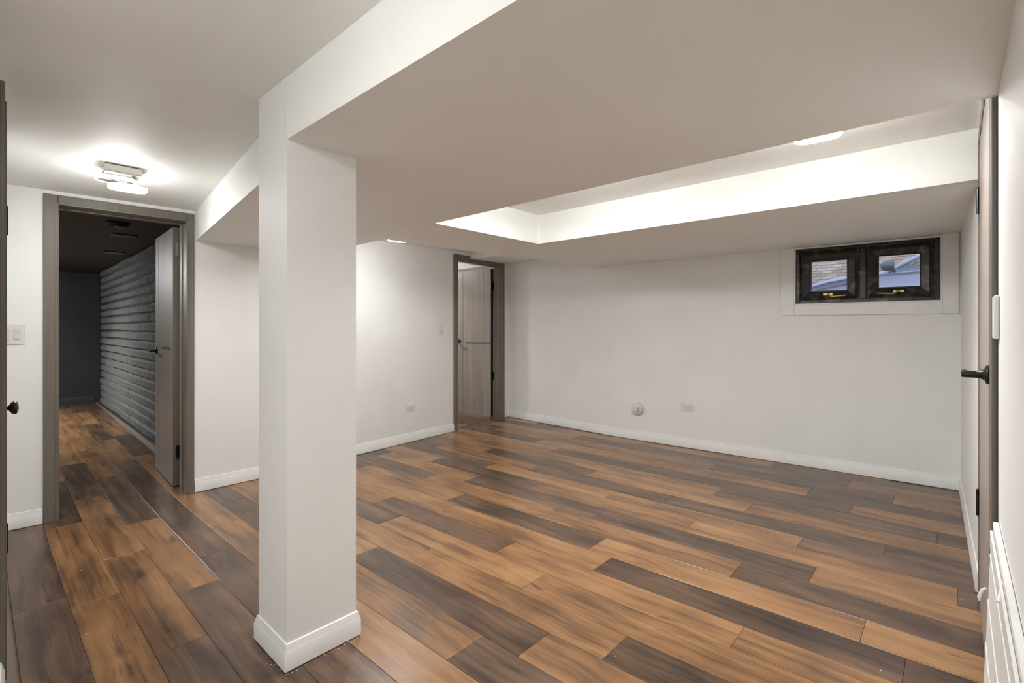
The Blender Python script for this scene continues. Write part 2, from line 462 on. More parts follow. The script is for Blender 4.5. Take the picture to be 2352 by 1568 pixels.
baseboard('baseboard_dark', [(-10.595,1.33),(-10.53,-.9)], 'black baseboard along the end wall of the dark room', 'charcoal',
          [(0,0),(.014,0),(.014,.085),(.006,.10),(0,.10)])
w = MB(); w.prism([(-4.43,foam_y(-4.43)-.004),(-4.43,foam_y(-4.43)+.032),(-10.58,foam_y(-10.58)+.032),(-10.58,foam_y(-10.58)-.004)],0,.022)
tag(w.build('trim_2', M['charcoal']), 'thin dark floor strip under the acoustic foam wall', 'trim', kind='structure')

# ------------------------------------------------------------------ acoustic foam, one object per ribbed block
def foam_block(L, H, ribs, D):
    mb = MB(); nx = ribs*4; nz = 5; vs = []
    for j in range(nz+1):
        tz = j/nz; env = (1-abs(2*tz-1)**7)
        for i in range(nx+1):
            tx = i/nx; r = abs(math.sin(math.pi*tx*ribs)); end = 1 if 0 < i < nx else .8
            d = D*env*(.30+.70*r**.75)*end
            vs.append((tx*L, -d, tz*H))
    fs = []
    for j in range(nz):
        for i in range(nx):
            a = j*(nx+1)+i
            fs.append((a,a+1,a+nx+2,a+nx+1))
    return mb.add(vs, fs)
RH = .1055; TL = .60
foam_me = [foam_block(TL-.006, RH-.003, 6, d).mesh('foam_block', M['foam'], True) for d in (.042,.047,.038)]
rnd = random.Random(3)
for r in range(20):
    x = -4.72 - (r % 3)*.0
    off = 0.0
    while x - TL > -10.62:
        o = bpy.data.objects.new('foam_block', rnd.choice(foam_me)); COL.objects.link(o); o.parent = foam_wall
        o.location = (x-TL, foam_y(x-TL)+.033+rnd.uniform(-.004,.003), .022 + r*RH + rnd.uniform(-.0035,.0035))
        o.rotation_euler = (rnd.uniform(-.012,.012), 0, math.atan2(foam_y(x-TL)-foam_y(x), -TL)+math.pi+rnd.uniform(-.003,.003))
        x -= TL

# ------------------------------------------------------------------ floor of vinyl planks
w = MB(); w.box(-10.9,-2.5,-.09,.3,5.95,-.0085)
floor = tag(w.build('floor', M['seam']), 'wood-look plank floor mixing tan and dark brown boards', 'floor', kind='structure')
ROWS = {0:.105,1:.28,2:.455,3:.63,4:.805,5:.985,6:1.17,7:1.355,8:1.54,9:1.72,10:1.907,11:2.087,12:2.275,13:2.468,14:2.665,15:2.865,16:3.06,17:3.235,18:3.43,19:3.63,20:3.845,21:4.063,22:4.275,23:4.49,24:4.70,25:4.89,26:5.08,27:5.27,28:5.46,29:5.65}
for k in range(-1,-16,-1): ROWS[k] = .105 + .176*k
J = {0:[-3.01],1:[-4.12,-2.89],2:[-5.9,-4.66,-3.35,-2.235],3:[-6.45,-5.18,-3.848,-2.68],4:[-8.19,-6.9,-5.68,-4.30,-3.018],5:[-7.08,-5.83],6:[-1.405],7:[-2.412,-1.22],8:[-.975],9:[-2.69,-1.524],10:[-3.04,-1.88,-.646],11:[-1.369,-.138],12:[-2.7,-1.52,-.28],13:[-.831],14:[-2.93,-1.75,-.53],15:[-3.6,-2.43,-1.23,.006],16:[-3.09,-1.89,-.664],17:[-3.98,-2.745,-1.525,-.29],18:[-3.49,-2.29,-1.05],19:[-2.56,-1.33,-.08],20:[-3.0,-1.79,-.526],21:[-3.36,-2.05,-.818],22:[-4.14,-2.9,-1.6,-.33],23:[-4.45,-3.16,-1.9,-.625],24:[-3.62,-2.42,-1.22],25:[-4.0,-2.8,-1.6,-.4]}
# tone of every plank that shows, by the x of its middle
TONE = {0:'-3.6D -2.4D -1.2T',1:'-8.3T -7.1D -5.9T -4.7D -3.5T -2.3T',2:'-10D -8.9T -7.7T -6.5T -5.3D -4T -2.8T -1.6D',3:'-9.5T -8.3T -7.1T -5.8T -4.5D -3.3T -2.1D -.9T',
 4:'-10D -8.8T -7.5D -6.3T -5D -3.65D -2.4D -1.2D',5:'-10D -8.9D -7.7T -6.45D -5.2T -4T -2.8T -1.6T',6:'-4.4D -3.2D -2T -.8D',7:'-4.2T -3T -1.8D -.6T',8:'-4T -2.8T -1.6T -.4D',
 9:'-4.2T -3.3D -2.1T -.9T 0T',10:'-3.6T -2.45D -1.26T -.2T',11:'-3.2T -1.97T -.75D 0D',12:'-4.2D -3.3T -2.1D -.9T -.1T',13:'-3.8D -2.6T -1.4T -.3D',14:'-3.5T -2.35D -1.15D -.2T',
 15:'-4.2T -3D -1.8T -.6T .08D',16:'-4.4T -3.7D -2.5T -1.3T -.3D',17:'-4.3D -3.4T -2.1D -.9D -.1D',18:'-4T -2.9D -1.7T -.4T',19:'-4.2T -3.1T -2T -.7D 0D',20:'-4.8T -3.6T -2.4D -1.2D -.2T',
 21:'-5.2T -3.9D -2.7T -1.4T -.3D',22:'-4.7D -3.5T -2.25T -.95D 0T',23:'-5D -3.8T -2.5D -1.2D -.2T',24:'-5.4T -4.2D -3T -1.8T -.5D'}
TONE = {k:[(float(t[:-1]),t[-1]) for t in v.split()] for k,v in TONE.items()}
def tone_of(r, a, b):
    c = (a+b)/2; best = min(TONE.get(r,[(99,'T')]), key=lambda t: abs(t[0]-c))
    return best[1] if abs(best[0]-c) < .55 else rp.choice('TTD')
def warp(x, y0):
    k = min(1,max(0,(y0-.8)/1.0))
    y = y0 + (.035*(x+2.2)*k if x > -4.3 else -.0735*k)
    if x < -3.8 and y0 < 1.3:
        s = -3.8-x; y += .028*s*s/(s+.6)
    return y
rp = random.Random(11)
def plank(x0, x1, r, tone):
    cx = (x0+x1)/2; ya, yb = ROWS[r], ROWS[r+1]
    cy = warp(cx,(ya+yb)/2); g = .0007; e = .0012
    n = 4; xs = [x0+(x1-x0)*i/n for i in range(n+1)]
    if x0 < -4.3 < x1: xs = sorted(xs[:1]+[x for x in xs[1:-1] if abs(x+4.3) > .12]+[-4.3]+xs[-1:])
    n = len(xs)-1
    def ring(d, z):
        lo_ = []; up_ = []
        for i,x in enumerate(xs):
            xx = x+(d if i == 0 else -d if i == n else 0)
            lo_.append((xx-cx,warp(xx,ya)+d-cy,z)); up_.append((xx-cx,warp(xx,yb)-d-cy,z))
        return lo_+up_[::-1]
    m = 2*(n+1)
    vs = ring(g,-.008)+ring(g,-.0008)+ring(g+e,0)
    fs = [(i,(i+1)%m,m+(i+1)%m,m+i) for i in range(m)]+[(m+i,m+(i+1)%m,2*m+(i+1)%m,2*m+i) for i in range(m)]
    fs += [(2*m+i,2*m+i+1,2*m+m-2-i,2*m+m-1-i) for i in range(n)]
    o = MB().add(vs,fs).build('plank', M['dark'] if tone == 'D' else M['tan'], floor)
    o.location = (cx,cy,0)
for r in range(-14,29):
    js = sorted(J.get(r, [-1.3-(.43*r) % 1.2]))
    hi = .16; lo = -10.75 if 0 <= r <= 5 else (-6.9 if r >= 14 else (-4.40 if r > 5 else -1.95))
    while js[-1] < hi: js.append(js[-1]+1.2)
    while js[0] > lo: js.insert(0, js[0]-1.2)
    js = [max(lo,min(hi,j)) for j in js]
    segs = [(a,b) for a,b in zip(js,js[1:]) if b-a > .02]
    for (a,b) in segs: plank(a,b,r,tone_of(r,a,b))

# ------------------------------------------------------------------ doors
def door_casing(root, P, Q, z, nrm, jamb, wl=.063, wr=.055, wt=.055, ext=.015, mat='casing', bead=.004, back=.0005):
    """jambs and casing round an opening from plan point P to Q; nrm = unit normal into the room, jamb = depth into the wall"""
    P = Vector((*P,0)); Q = Vector((*Q,0)); d = (Q-P); W = d.length; d.normalize(); n = Vector((*nrm,0))
    Mx = Matrix(((d.x,n.x,0,P.x),(d.y,n.y,0,P.y),(0,0,1,0),(0,0,0,1)))
    def piece(name, mb): mb.xform(Mx); return mb.build(name, M[mat], root, False)
    l = MB(); l.bbox(-wl,back,0,0.004,ext,z+wt,.003); l.bbox(-.006,back,0,.008,ext+bead,z+.004,.002)
    piece('casing', l)
    r = MB(); r.bbox(W-.004,back,0,W+wr,ext,z+wt,.003); r.bbox(W-.008,back,0,W+.006,ext+bead,z+.004,.002)
    piece('casing', r)
    h = MB(); h.bbox(.0045,back,z-.004,W-.0045,ext,z+wt,.003); h.bbox(.0085,back,z-.008,W-.0085,ext+bead,z+.006,.002)
    piece('casing', h)
    j = MB(); jt = .007
    j.box(0,-jamb,0,jt,0,z); j.box(W-jt,-jamb,0,W,0,z); j.box(jt,-jamb,z-jt,W-jt,0,z)
    s0 = -jamb+.062
    j.box(jt,s0,0,jt+.008,s0+.035,z-jt); j.box(W-jt-.008,s0,0,W-jt,s0+.035,z-jt); j.box(jt+.008,s0,z-jt-.008,W-jt-.008,s0+.035,z-jt)
    piece('jamb', j)

def lever_bm(mb, x, y, z, sy, sx):
    """lever handle on a door face: base at (x,y,z), sticks out along sy*y, grip turns along sx*x"""
    mb.rings([((x,y+sy*.000,z),.030),((x,y+sy*.006,z),.030),((x,y+sy*.010,z),.027),((x,y+sy*.013,z),.018),((x,y+sy*.020,z),.0135),((x,y+sy*.032,z),.011)],20)
    mb.rings([((x,y+sy*.030,z),.0112),((x,y+sy*.062,z),.0112),((x,y+sy*.066,z),.0100)],20)
    mb.rings([((x,y+sy*.056,z),.0095),((x+sx*.060,y+sy*.057,z),.0095),((x+sx*.112,y+sy*.058,z),.0088),((x+sx*.116,y+sy*.058,z),.005)],14)
    return mb
def door_slab(root, hinge, ang, wd, ht, tk, zh, stripe_z, handle='lever', grooves=True, edge=True, face='slab', stripe=(.10,.50), hz=.012):
    """slab in its own frame: hinge edge at x=0, front face at y=tk, lower edge at z=hz"""
    sl_m = MB(); g = .0035
    gx = [wd-.150, wd-.128] if grooves else []
    top = [(0,tk)]
    for x in gx: top += [(x-g,tk),(x,tk-g),(x+g,tk)]
    top += [(wd,tk)]
    bot = [(wd,0)]
    for x in reversed(gx): bot += [(x+g,0),(x,g),(x-g,0)]
    bot += [(0,0)]
    poly = (top+bot)[::-1]
    sl_m.prism(poly, hz, ht)
    sl = sl_m.build('door_slab', M[face], root)
    sl.location = (hinge[0],hinge[1],0); sl.rotation_euler = (0,0,ang)
    if edge:
        MB().box(-.0012,.001,hz+.001,-.0002,tk-.001,ht-.001).build('edge_band', M['casing' if edge == 'casing' else 'darkedge'], sl)
    if stripe_z:
        st = MB(); st.bbox(stripe[0],tk-.002,stripe_z-.013,stripe[1],tk+.0012,stripe_z+.013,.001)
        st.bbox(stripe[0],-.0012,stripe_z-.013,stripe[1],.002,stripe_z+.013,.001)
        tag(st.build('metal_strip', M['strip'], sl), 'grey metal strip inlaid across the door')
    if handle == 'lever':
        hd = MB(); lever_bm(hd, wd-.062, tk, zh, 1, -1); lever_bm(hd, wd-.062, 0, zh, -1, -1)
        tag(hd.build('handle', M['black'], sl, True), 'black lever handle')
    return sl
def hinge(root, p, zc, h, leafdirs, mat, r=.0055):
    mb = MB(); n = 3
    for k in range(n):
        a = zc-h/2+h*k/n; b = zc-h/2+h*(k+1)/n-.0015
        mb.cyl((p[0],p[1],a),(p[0],p[1],b), r, r, 10)
    mb.cyl((p[0],p[1],zc+h/2),(p[0],p[1],zc+h/2+.004), r*.8, r*.4, 10)
    for (dx,dy,wd) in leafdirs:
        d = Vector((dx,dy)).normalized(); q = Vector((-d.y,d.x))*.0012
        P = Vector(p)
        mb.prism([tuple(P+q),tuple(P-q),tuple(P-q+d*wd),tuple(P+q+d*wd)], zc-h/2, zc+h/2)
        for k in (-.34,0,.34):
            c = P+d*wd*(.5 if k else .72)
            nn = Vector((-d.y,d.x))
            mb.cyl((c.x-nn.x*.0022,c.y-nn.y*.0022,zc+k*h),(c.x+nn.x*.0022,c.y+nn.y*.0022,zc+k*h),.0035,.0035,8)
    return mb.build('hinge', M[mat], root, True)

# left doorway, door open into the dark room
d1 = tag(empty('door_1', (0,0,0)), 'open taupe door leading into the dark foam-lined room', 'door', kind='structure')
door_casing(d1, at_y(A_,B_,LD0), at_y(A_,B_,LD1), LDZ, (1,-.05), .208, .063, .042, .055)
a1 = math.atan2(.040,-.772)
s1 = door_slab(d1, (-4.474,1.073), a1, .715, 2.012, .050, 1.035, 1.070, stripe=(.10,.455), grooves=True, edge='casing', hz=.012)
hinge(d1, (-4.462,1.078), 1.842, .100, [(0,-1,.040)], 'hinge_steel')
hinge(d1, (-4.462,1.078), .275, .100, [(0,-1,.040)], 'black')

# centre doorway, door open into the white room
d2 = tag(empty('door_2'), 'open greige wood door standing in the centre doorway by the corner', 'door', kind='structure')
cp, cq = at_y(D_,E_,CD0), at_y(D_,E_,CD1)
door_casing(d2, cp, cq, CDZ, (.9886,.1504), .112, .066, .068, .052)
a2 = math.atan2(.012,-1.0)
s2 = door_slab(d2, (-4.702,4.783), a2, .720, 2.040, .046, 1.037, 1.018, stripe=(.005,.505), hz=.014)
for zc in (1.808, .572):
    hinge(d2, (-4.692,4.786), zc, .105, [(-.05,-1,.034),(1,.02,.024)], 'black')

# right door, closed, seen at a grazing angle
d3 = tag(empty('door_3'), 'closed taupe door in the right wall seen almost edge-on', 'door', kind='structure')
door_casing(d3, (.0815,RD1), (.0815,RD0), RDZ, (-1,0), .14, .050, .044, .048, .0045, bead=.001, back=-.010)
s3 = door_slab(d3, (.0835,RD1-.020), math.radians(-90), RD1-RD0-.040, RDZ-.020, .040, 1.088, 1.055, handle=None, stripe=(.10,.60), hz=.012)
# in the slab's own frame x runs towards the camera and the room face is y = 0
hd2 = MB(); lever_bm(hd2, .935, 0, 1.090, -1, -1)
tag(hd2.build('handle', M['black'], s3, True), 'black lever handle')
s3.location.x = .0795
for zc in (1.818, .438):
    hinge(d3, (.0745,RD1-.008), zc, .118, [(0,1,.006)], 'black', .0065)

# hall door at the left frame edge, closed, egg-shaped knob
d4 = tag(empty('door_4'), 'closed dark-framed hall door with round bronze knob at left frame edge', 'door', kind='structure')
hp, hq = (HD0,hall_y(HD0)), (HD1,hall_y(HD1))
door_casing(d4, hq, hp, HDZ, (.0238,.9997), .12, .060, .060, .055, .015)
sl = MB(); L_ = HD1-HD0-.036
sl.prism([(0,0),(L_,0),(L_,.04),(0,.04)], .012, HDZ-.020)
s4 = sl.build('door_slab', M['slab'], d4)
s4.location = (HD0+.018, hall_y(HD0+.018)-.040, 0); s4.rotation_euler = (0,0,math.atan(-.0238))
k = MB(); kx = L_-.105; ky = .040; kz = .940
k.rings([((kx,ky,kz),.027),((kx,ky+.004,kz),.026),((kx,ky+.007,kz),.015),((kx,ky+.012,kz),.009),((kx,ky+.020,kz),.0075),((kx,ky+.024,kz),.009),((kx,ky+.028,kz),.016),((kx,ky+.033,kz),.0225),((kx,ky+.039,kz),.0250),((kx,ky+.045,kz),.0235),((kx,ky+.049,kz),.017),((kx,ky+.051,kz),.006)],24)
tag(k.build('knob', M['bronze'], s4, True), 'dark bronze egg-shaped knob')
hinge(d4, (HD0+.006,hall_y(HD0)+.021), 1.715, .130, [(1,0,.012)], 'black', .006)
hinge(d4, (HD0+.006,hall_y(HD0)+.021), .30, .130, [(1,0,.012)], 'black', .006)

# ------------------------------------------------------------------ window
wd_ = Vector((H_[0]-G_[0], H_[1]-G_[1])); wl_ = wd_.length; wd_ /= wl_
wn = Vector((wd_.y,-wd_.x))          # into the room
def wpt(x): return at_x(G_,H_,x)
org = wpt(-.58)
win = tag(empty('window_1', (org[0],org[1],1.448), math.atan2(wd_.y,wd_.x)), 'small black steel basement window with two sashes in white trim', 'window', kind='structure')
# window frame of reference: x along the wall from its middle, y out of the room, z up from the opening's bottom
def bx(name, mat, x0,y0,z0,x1,y1,z1,b=.002,parent=None,smooth=False):
    return MB().bbox(x0,y0,z0,x1,y1,z1,b).build(name, M[mat], parent or win, smooth)
XL, XR_ = -.492, .498; ZB, ZU = 0.0, .494
bx('trim_board','trim', XL-.112,-.017,-.105, XL-.006,-.0005,ZU+.010,.003)
bx('trim_board','trim', XR_+.006,-.017,-.105, XR_+.100,-.0005,ZU+.016,.003)
bx('trim_board','trim', XL-.0055,-.017,-.105, XR_+.0055,-.0005,-.008,.003)
lip = MB()
lip.bbox(XL-.006,-.018,-.008,XL+.006,.05,ZU+.004,.002); lip.bbox(XR_-.004,-.018,-.008,XR_+.006,.05,ZU+.004,.002)
lip.bbox(XL+.0065,-.018,-.008,XR_-.0045,.05,.002,.002); lip.bbox(XL+.0065,-.018,ZU-.006,XR_-.0045,.05,ZU+.006,.002)
lip.build('reveal', M['trim'], win)
fr = MB(); y0, y1 = .014, .060
fr.bbox(XL+.0065,y0,.003,XL+.035,y1,ZU-.007,.002); fr.bbox(XR_-.042,y0,.003,XR_-.005,y1,ZU-.007,.002)
fr.bbox(XL+.0355,y0,.003,XR_-.0425,y1,.030,.002); fr.bbox(XL+.0355,y0,ZU-.036,XR_-.0425,y1,ZU-.007,.002)
fr.bbox(-.018,y0-.004,.030,.026,y1,ZU-.036,.003)
for (a,b,c,d) in ((XL+.0065,.003,XR_-.005,.062),(XL+.0065,.430,XR_-.005,ZU-.007),(XL+.0065,.0625,-.425,.4295),(.425,.0625,XR_-.005,.4295),(-.055,.0625,.060,.4295)):
    fr.box(a,.0505,b,c,.066,d)
fr.build('outer_frame', M['frame'], win)
def sash(x0,x1,z0,z1,gx0,gx1,gz0,gz1,hx,flip):
    back = MB()
    back.box(x0,.030,z0,gx0-.004,.050,z1); back.box(gx1+.004,.030,z0,x1,.050,z1)
    back.box(gx0-.004,.030,z0,gx1+.004,.050,gz0-.004); back.box(gx0-.004,.030,gz1+.004,gx1+.004,.050,z1)
    sh = back.build('sash', M['frame'], win)
    O = [(x0,z0),(x1,z0),(x1,z1),(x0,z1)]; I = [(gx0-.012,gz0-.012),(gx1+.012,gz0-.012),(gx1+.012,gz1+.012),(gx0-.012,gz1+.012)]
    for k in range(4):
        k2 = (k+1)%4; mb = MB(); g = .0022
        o0,o1,i0,i1 = [Vector(q) for q in (O[k],O[k2],I[k],I[k2])]
        e = (o1-o0).normalized(); nn = (i0-o0); nn = nn-e*nn.dot(e); nn.normalize()
        o0 = o0+e*g*2+nn*.003; o1 = o1-e*g*2+nn*.003; i0 = i0+e*g; i1 = i1-e*g
        m0 = o0+(i0-o0)*.38; m1 = o1+(i1-o1)*.38
        prof = [(o0,o1,.0298),(o0,o1,.018),(m0,m1,.006),(i0,i1,.016),(i0,i1,.0298)]
        vs = []
        for (p,q,y) in prof: vs += [(p.x,y,p.y),(q.x,y,q.y)]
        fs = [(2*j,2*j+1,2*j+3,2*j+2) for j in range(4)]+[(8,9,1,0),(0,2,4,6,8),(9,7,5,3,1)]
        mb.add(vs,fs).build('sash_rail', M['frame'], sh)
    bd = MB(); t_ = .011
    for (a,b,c,d) in ((gx0-t_,gz0-t_,gx0,gz1+t_),(gx1,gz0-t_,gx1+t_,gz1+t_),(gx0,gz0-t_,gx1,gz0),(gx0,gz1,gx1,gz1+t_)):
        bd.bbox(a,.019,b,c,.0297,d,.002)
    bd.build('glazing_bead', M['black'], sh)
    MB().add([(gx0-.002,.031,gz0-.002),(gx1+.002,.031,gz0-.002),(gx1+.002,.035,gz0-.002),(gx0-.002,.035,gz0-.002),
              (gx0-.002,.044,gz1+.002),(gx1+.002,.044,gz1+.002),(gx1+.002,.048,gz1+.002),(gx0-.002,.048,gz1+.002)],
             [(3,2,1,0),(4,5,6,7),(0,1,5,4),(1,2,6,5),(2,3,7,6),(3,0,4,7)]).build('pane', M['glass'], sh)   # tilted so the tray lamp's reflection falls out of view
    sc = MB()
    for (sx,sz) in ((x0+.008,z0+.008),(x1-.008,z0+.008),(x1-.008,z1-.008),(x0+.008,z1-.008)):
        sc.rings([((sx,.0195,sz),.004),((sx,.0155,sz),.0035),((sx,.0140,sz),.001)],8)
    sc.build('screw', M['hinge_steel'], sh, True)
    s_ = -1 if flip else 1; hz = gz0-.036
    h = MB(); h.bbox(hx-.036,-.002,hz-.010,hx+.036,.010,hz+.010,.002)
    h.rings([((hx,.0,hz),.010),((hx,-.012,hz),.0095),((hx,-.018,hz),.008)],14)
    h.rings([((hx,-.014,hz+.003),.0075),((hx+s_*.012,-.020,hz-.008),.0075),((hx+s_*.028,-.024,hz-.019),.0072),((hx+s_*.050,-.026,hz-.021),.0068),((hx+s_*.132,-.026,hz-.015),.0062),((hx+s_*.136,-.026,hz-.015),.003)],12)
    tag(h.build('handle', M['brass'], sh, True), 'aged brass cam handle')
sash(-.455,-.022,.032,.455,-.366,-.107,.113,.367,-.242,False)
sash(.028,.456,.036,.462,.113,.370,.120,.374,.240,True)

# ------------------------------------------------------------------ outside the window: alley, car, brick wall
GZ = 1.40
w = MB(); w.box(-9,5.60,GZ-.3,6,16.2,GZ)
tag(w.build('alley_ground', M['asphalt']), 'grey concrete alley ground outside the window', 'ground', kind='structure')
BY = 14.5
w = MB(); w.box(-9,BY+.012,GZ-.2,6,BY+.30,5.2)
bw = tag(w.build('wall_outside', M['mortar']), 'weathered brick wall across the alley seen through the window', 'wall', kind='structure')
bl, bh = .215, .072
bm_ = MB().bbox(0,0,0,bl-.014,.05,bh-.014,.006).mesh('brick', M['brick'])
rb = random.Random(5)
for r in range(15):
    x = -3.15 - (bl/2 if r % 2 else 0); z = 2.02 + r*bh
    for c in range(13):
        o = bpy.data.objects.new('brick', bm_); COL.objects.link(o); o.parent = bw
        o.location = (x+c*bl, BY-rb.uniform(.006,.018), z+rb.uniform(-.002,.002)); o.rotation_euler = (0,rb.uniform(-.012,.012),0)
st = MB()
for r in range(-4,40):
    for c in range(-12,36):
        if 0 <= r < 15 and 0 <= c < 13: continue
        x = -3.15-(bl/2 if r % 2 else 0)+c*bl; z = 2.02+r*bh
        if z < GZ or z > 5.1: continue
        st.box(x,BY-.012,z,x+bl-.014,BY+.03,z+bh-.014)
tag(st.build('brick_courses', M['brick'], bw), kind='stuff')

car = tag(empty('car', (-.9,12.0,GZ)), 'lavender grey parked car outside the basement window', 'car')
# car frame: x towards its tail, y away from the window, z up
def loft(sections, closed_ends=True):
    mb = MB(); n = len(sections[0]); vs = []; fs = []
    for s_ in sections: vs += s_
    for i in range(len(sections)-1):
        for k in range(n):
            k2 = (k+1)%n
            fs.append((i*n+k,(i+1)*n+k,(i+1)*n+k2,i*n+k2))
    if closed_ends: fs += [tuple(range(n)), tuple(range((len(sections)-1)*n+n-1,(len(sections)-1)*n-1,-1))]
    return mb.add(vs, fs)
def body_profile(y, inset, lift):
    pr_ = [(-1.50,.30),(-1.56,.45),(-1.54,.60),(-1.40,.71),(-1.12,.78),(-.78,.84),(-.35,.885),(-.12,.90),(.6,.92),(1.6,.95),(2.4,.98),(2.75,.95),(2.85,.78),(2.82,.40),(2.70,.26),
           (2.45,.26),(2.40,.45),(2.22,.60),(2.02,.62),(1.82,.55),(1.70,.40),(1.68,.24),(-.30,.24),(-.33,.42),(-.46,.56),(-.66,.62),(-.88,.58),(-1.02,.44),(-1.06,.28)]
    return [(x*(1-inset*.03), y, (z-.24)*(1-inset*.05)+.24+lift) for x,z in pr_]
loft([body_profile(.06,1.6,0),body_profile(.0,.5,0),body_profile(-.0,0,0),body_profile(.12,0,.015),body_profile(.45,-.2,.09),body_profile(.85,-.4,.11),body_profile(1.25,-.2,.09),body_profile(1.58,0,.015),body_profile(1.70,.5,0),body_profile(1.64,1.6,0)]).build('body', M['carpaint'], car, True)
roof = [(-.12,.90),(.10,1.05),(.38,1.21),(.72,1.34),(1.3,1.40),(1.9,1.36),(2.35,1.22),(2.55,.98)]
pil = MB()
for yy, yt in ((.06,.20),(1.64,1.50)):
    ch = []
    for (x,z) in roof:
        t_ = (z-.90)/.50
        ch.append(((x,yy+(yt-yy)*t_,z),.034))
    pil.rings(ch,8)
    for (xa,xb) in ((.98,1.02),(1.95,2.02)):
        pil.rings([((xa,yy,.93),.03),((xb,yt,1.37),.03)],8)
pil.build('pillars', M['carpaint'], car, True)
rf = MB(); vs = []
for (x,z) in roof[3:6]:
    for y in (.20,.55,.85,1.15,1.50): vs.append((x,y,z+.02+.03*(1-((y-.85)/.65)**2)))
rf.add(vs,[(i*5+j,i*5+j+1,(i+1)*5+j+1,(i+1)*5+j) for i in range(2) for j in range(4)]+[])
rf.build('roof', M['carpaint'], car, True)
gl = MB(); gl.add([(-.06,.07,.91),(.98,.08,.94),(1.0,.19,1.36),(.75,.19,1.33),(.40,.165,1.20),(.12,.12,1.04)],[(0,1,2,3,4,5)])
gl.build('side_window', M['carglass'], car)
gl = MB(); gl.add([(-.10,.12,.92),(-.16,.85,.96),(-.10,1.58,.92),(.62,1.48,1.31),(.56,.85,1.35),(.62,.22,1.31)],[(0,1,4,5),(1,2,3,4)])
gl.build('windscreen', M['carglass'], car)
mr = MB()
mr.rings([((.02,.02,.93),.03),((.0,-.09,.96),.035)],10)
mm = MB(); mm.rings([((-.12,0,0),.02),((-.105,0,0),.070),((-.05,0,0),.098),((.03,0,0),.105),((.09,0,0),.092),((.095,0,0),.03)],18)
mm.xform(Matrix.Translation((-.06,-.19,1.02)) @ Matrix.Diagonal((1,1.15,.98,1)))
mr.add(mm.v, mm.f)
mr.build('mirror', M['cardark'], car, True)
hl = MB(); hl.add([(-1.34,-.012,.66),(-1.12,-.012,.735),(-.72,-.012,.80),(-.72,-.012,.72),(-1.0,-.012,.68),(-1.34,-.012,.62)],[(0,1,2,3,4,5)])
hl.add([(-1.34,.02,.66),(-1.12,.02,.735),(-.72,.02,.80),(-.72,.02,.72),(-1.0,.02,.68),(-1.34,.02,.62)],[(5,4,3,2,1,0)])
hl.build('headlamp', M['headlamp'], car)
for xw in (-.68,2.05):
    for yw in (.02,1.52):
        t_ = MB(); t_.rings([((xw,yw,.31),.22),((xw,yw+.001,.31),.31),((xw,yw+.179,.31),.31),((xw,yw+.18,.31),.22)],24,True)
        t_.build('wheel', M['tyre'], car, True)
bs = MB(); bs.bbox(.85,.25,.75,1.0,.65,1.26,.05); bs.bbox(.88,.36,1.24,.97,.54,1.40,.03)
bs.build('seat', M['cardark'], car)
MB().bbox(.85,1.0,.75,1.0,1.4,1.26,.05).build('seat', M['cardark'], car)

# ------------------------------------------------------------------ ceiling lights
def racetrack(a, b, r, n=7):
    pts = []
    for (cx,cy,t0) in ((a-r,b-r,0),(-(a-r),b-r,90),(-(a-r),-(b-r),180),(a-r,-(b-r),270)):
        for k in range(n):
            t = math.radians(t0+90*k/(n-1))
            pts.append((cx+r*math.cos(t),cy+r*math.sin(t)))
    return pts
def ring_mesh(a, b, r, z0, z1, t):
    """closed band: outer wall, slightly rounded bottom and top, inner wall"""
    o = racetrack(a,b,r); mid = racetrack(a-t*.15,b-t*.15,r-t*.15); i = racetrack(a-t,b-t,r-t); n = len(o)
    rings_ = [(mid,z0),(o,z0+.003),(o,z1-.003),(mid,z1),(i,z1),(i,z0)]
    mb = MB(); vs = []
    for (pp,z) in rings_: vs += [(p[0],p[1],z) for p in pp]
    fs = []
    m = len(rings_)
    for j in range(m):
        for k in range(n):
            k2 = (k+1)%n; j2 = (j+1)%m
            fs.append((j*n+k,j*n+k2,j2*n+k2,j2*n+k))
    return mb.add(vs, fs)
def liner_mesh(a, b, r, z0, z1):
    o = racetrack(a,b,r); i = racetrack(a-.002,b-.002,r-.002); n = len(o); vs = []
    for (pp,z) in ((o,z0),(o,z1),(i,z1),(i,z0)): vs += [(p[0],p[1],z) for p in pp]
    fs = [(j*n+k,j*n+(k+1)%n,((j+1)%4)*n+(k+1)%n,((j+1)%4)*n+k) for j in range(4) for k in range(n)]
    return MB().add(vs, fs)
def make_light(loc, rz, label, key):
    root = tag(empty('ceiling_light', loc, rz), label, 'ceiling light', 'LED double-ring ceiling lights')
    bs = MB(); bs.bbox(-.082,-.055,-.042,.082,.055,0,.004)
    bs.cyl((.0,-.057,-.020),(.0,-.054,-.020),.006,.006,12)
    bs.build('base', M['nickel'], root)
    for (cx,cy,z) in ((-.026,.012,-.078),(.034,.048,-.106)):
        rg = ring_mesh(.088,.062,.054,z,z+.017,.010)
        o = rg.build('ring', M['led_'+key], root, True); o.location = (cx,cy,0)
        o.data.materials.append(M['side_'+key])
        for p in o.data.polygons:            # only the lower face carries the full light
            p.material_index = 0 if p.normal.z < -.3 else 1
        liner_mesh(.0778,.0518,.0438,z+.0005,z+.0165).build('ring_liner', M['liner'], o, True)
        ring_mesh(.0885,.0625,.0545,z+.0173,z+.0223,.0112).build('ring_cap', M['nickel'], o, True)
    for (x,y,z1) in ((-.068,.0500,-.0545),(-.02,.0500,-.0545),(.015,-.0080,-.0825),(.068,-.0080,-.0825)):
        MB().rings([((x,math.copysign(min(abs(y),.050),y),-.041),.0025),((x,y,z1),.0025)],8).build('stem', M['nickel'], root)
    return root
make_light((-3.425,.545,2.124), math.radians(90), 'twin oval LED ceiling light in front of the left dark doorway', 'hall')
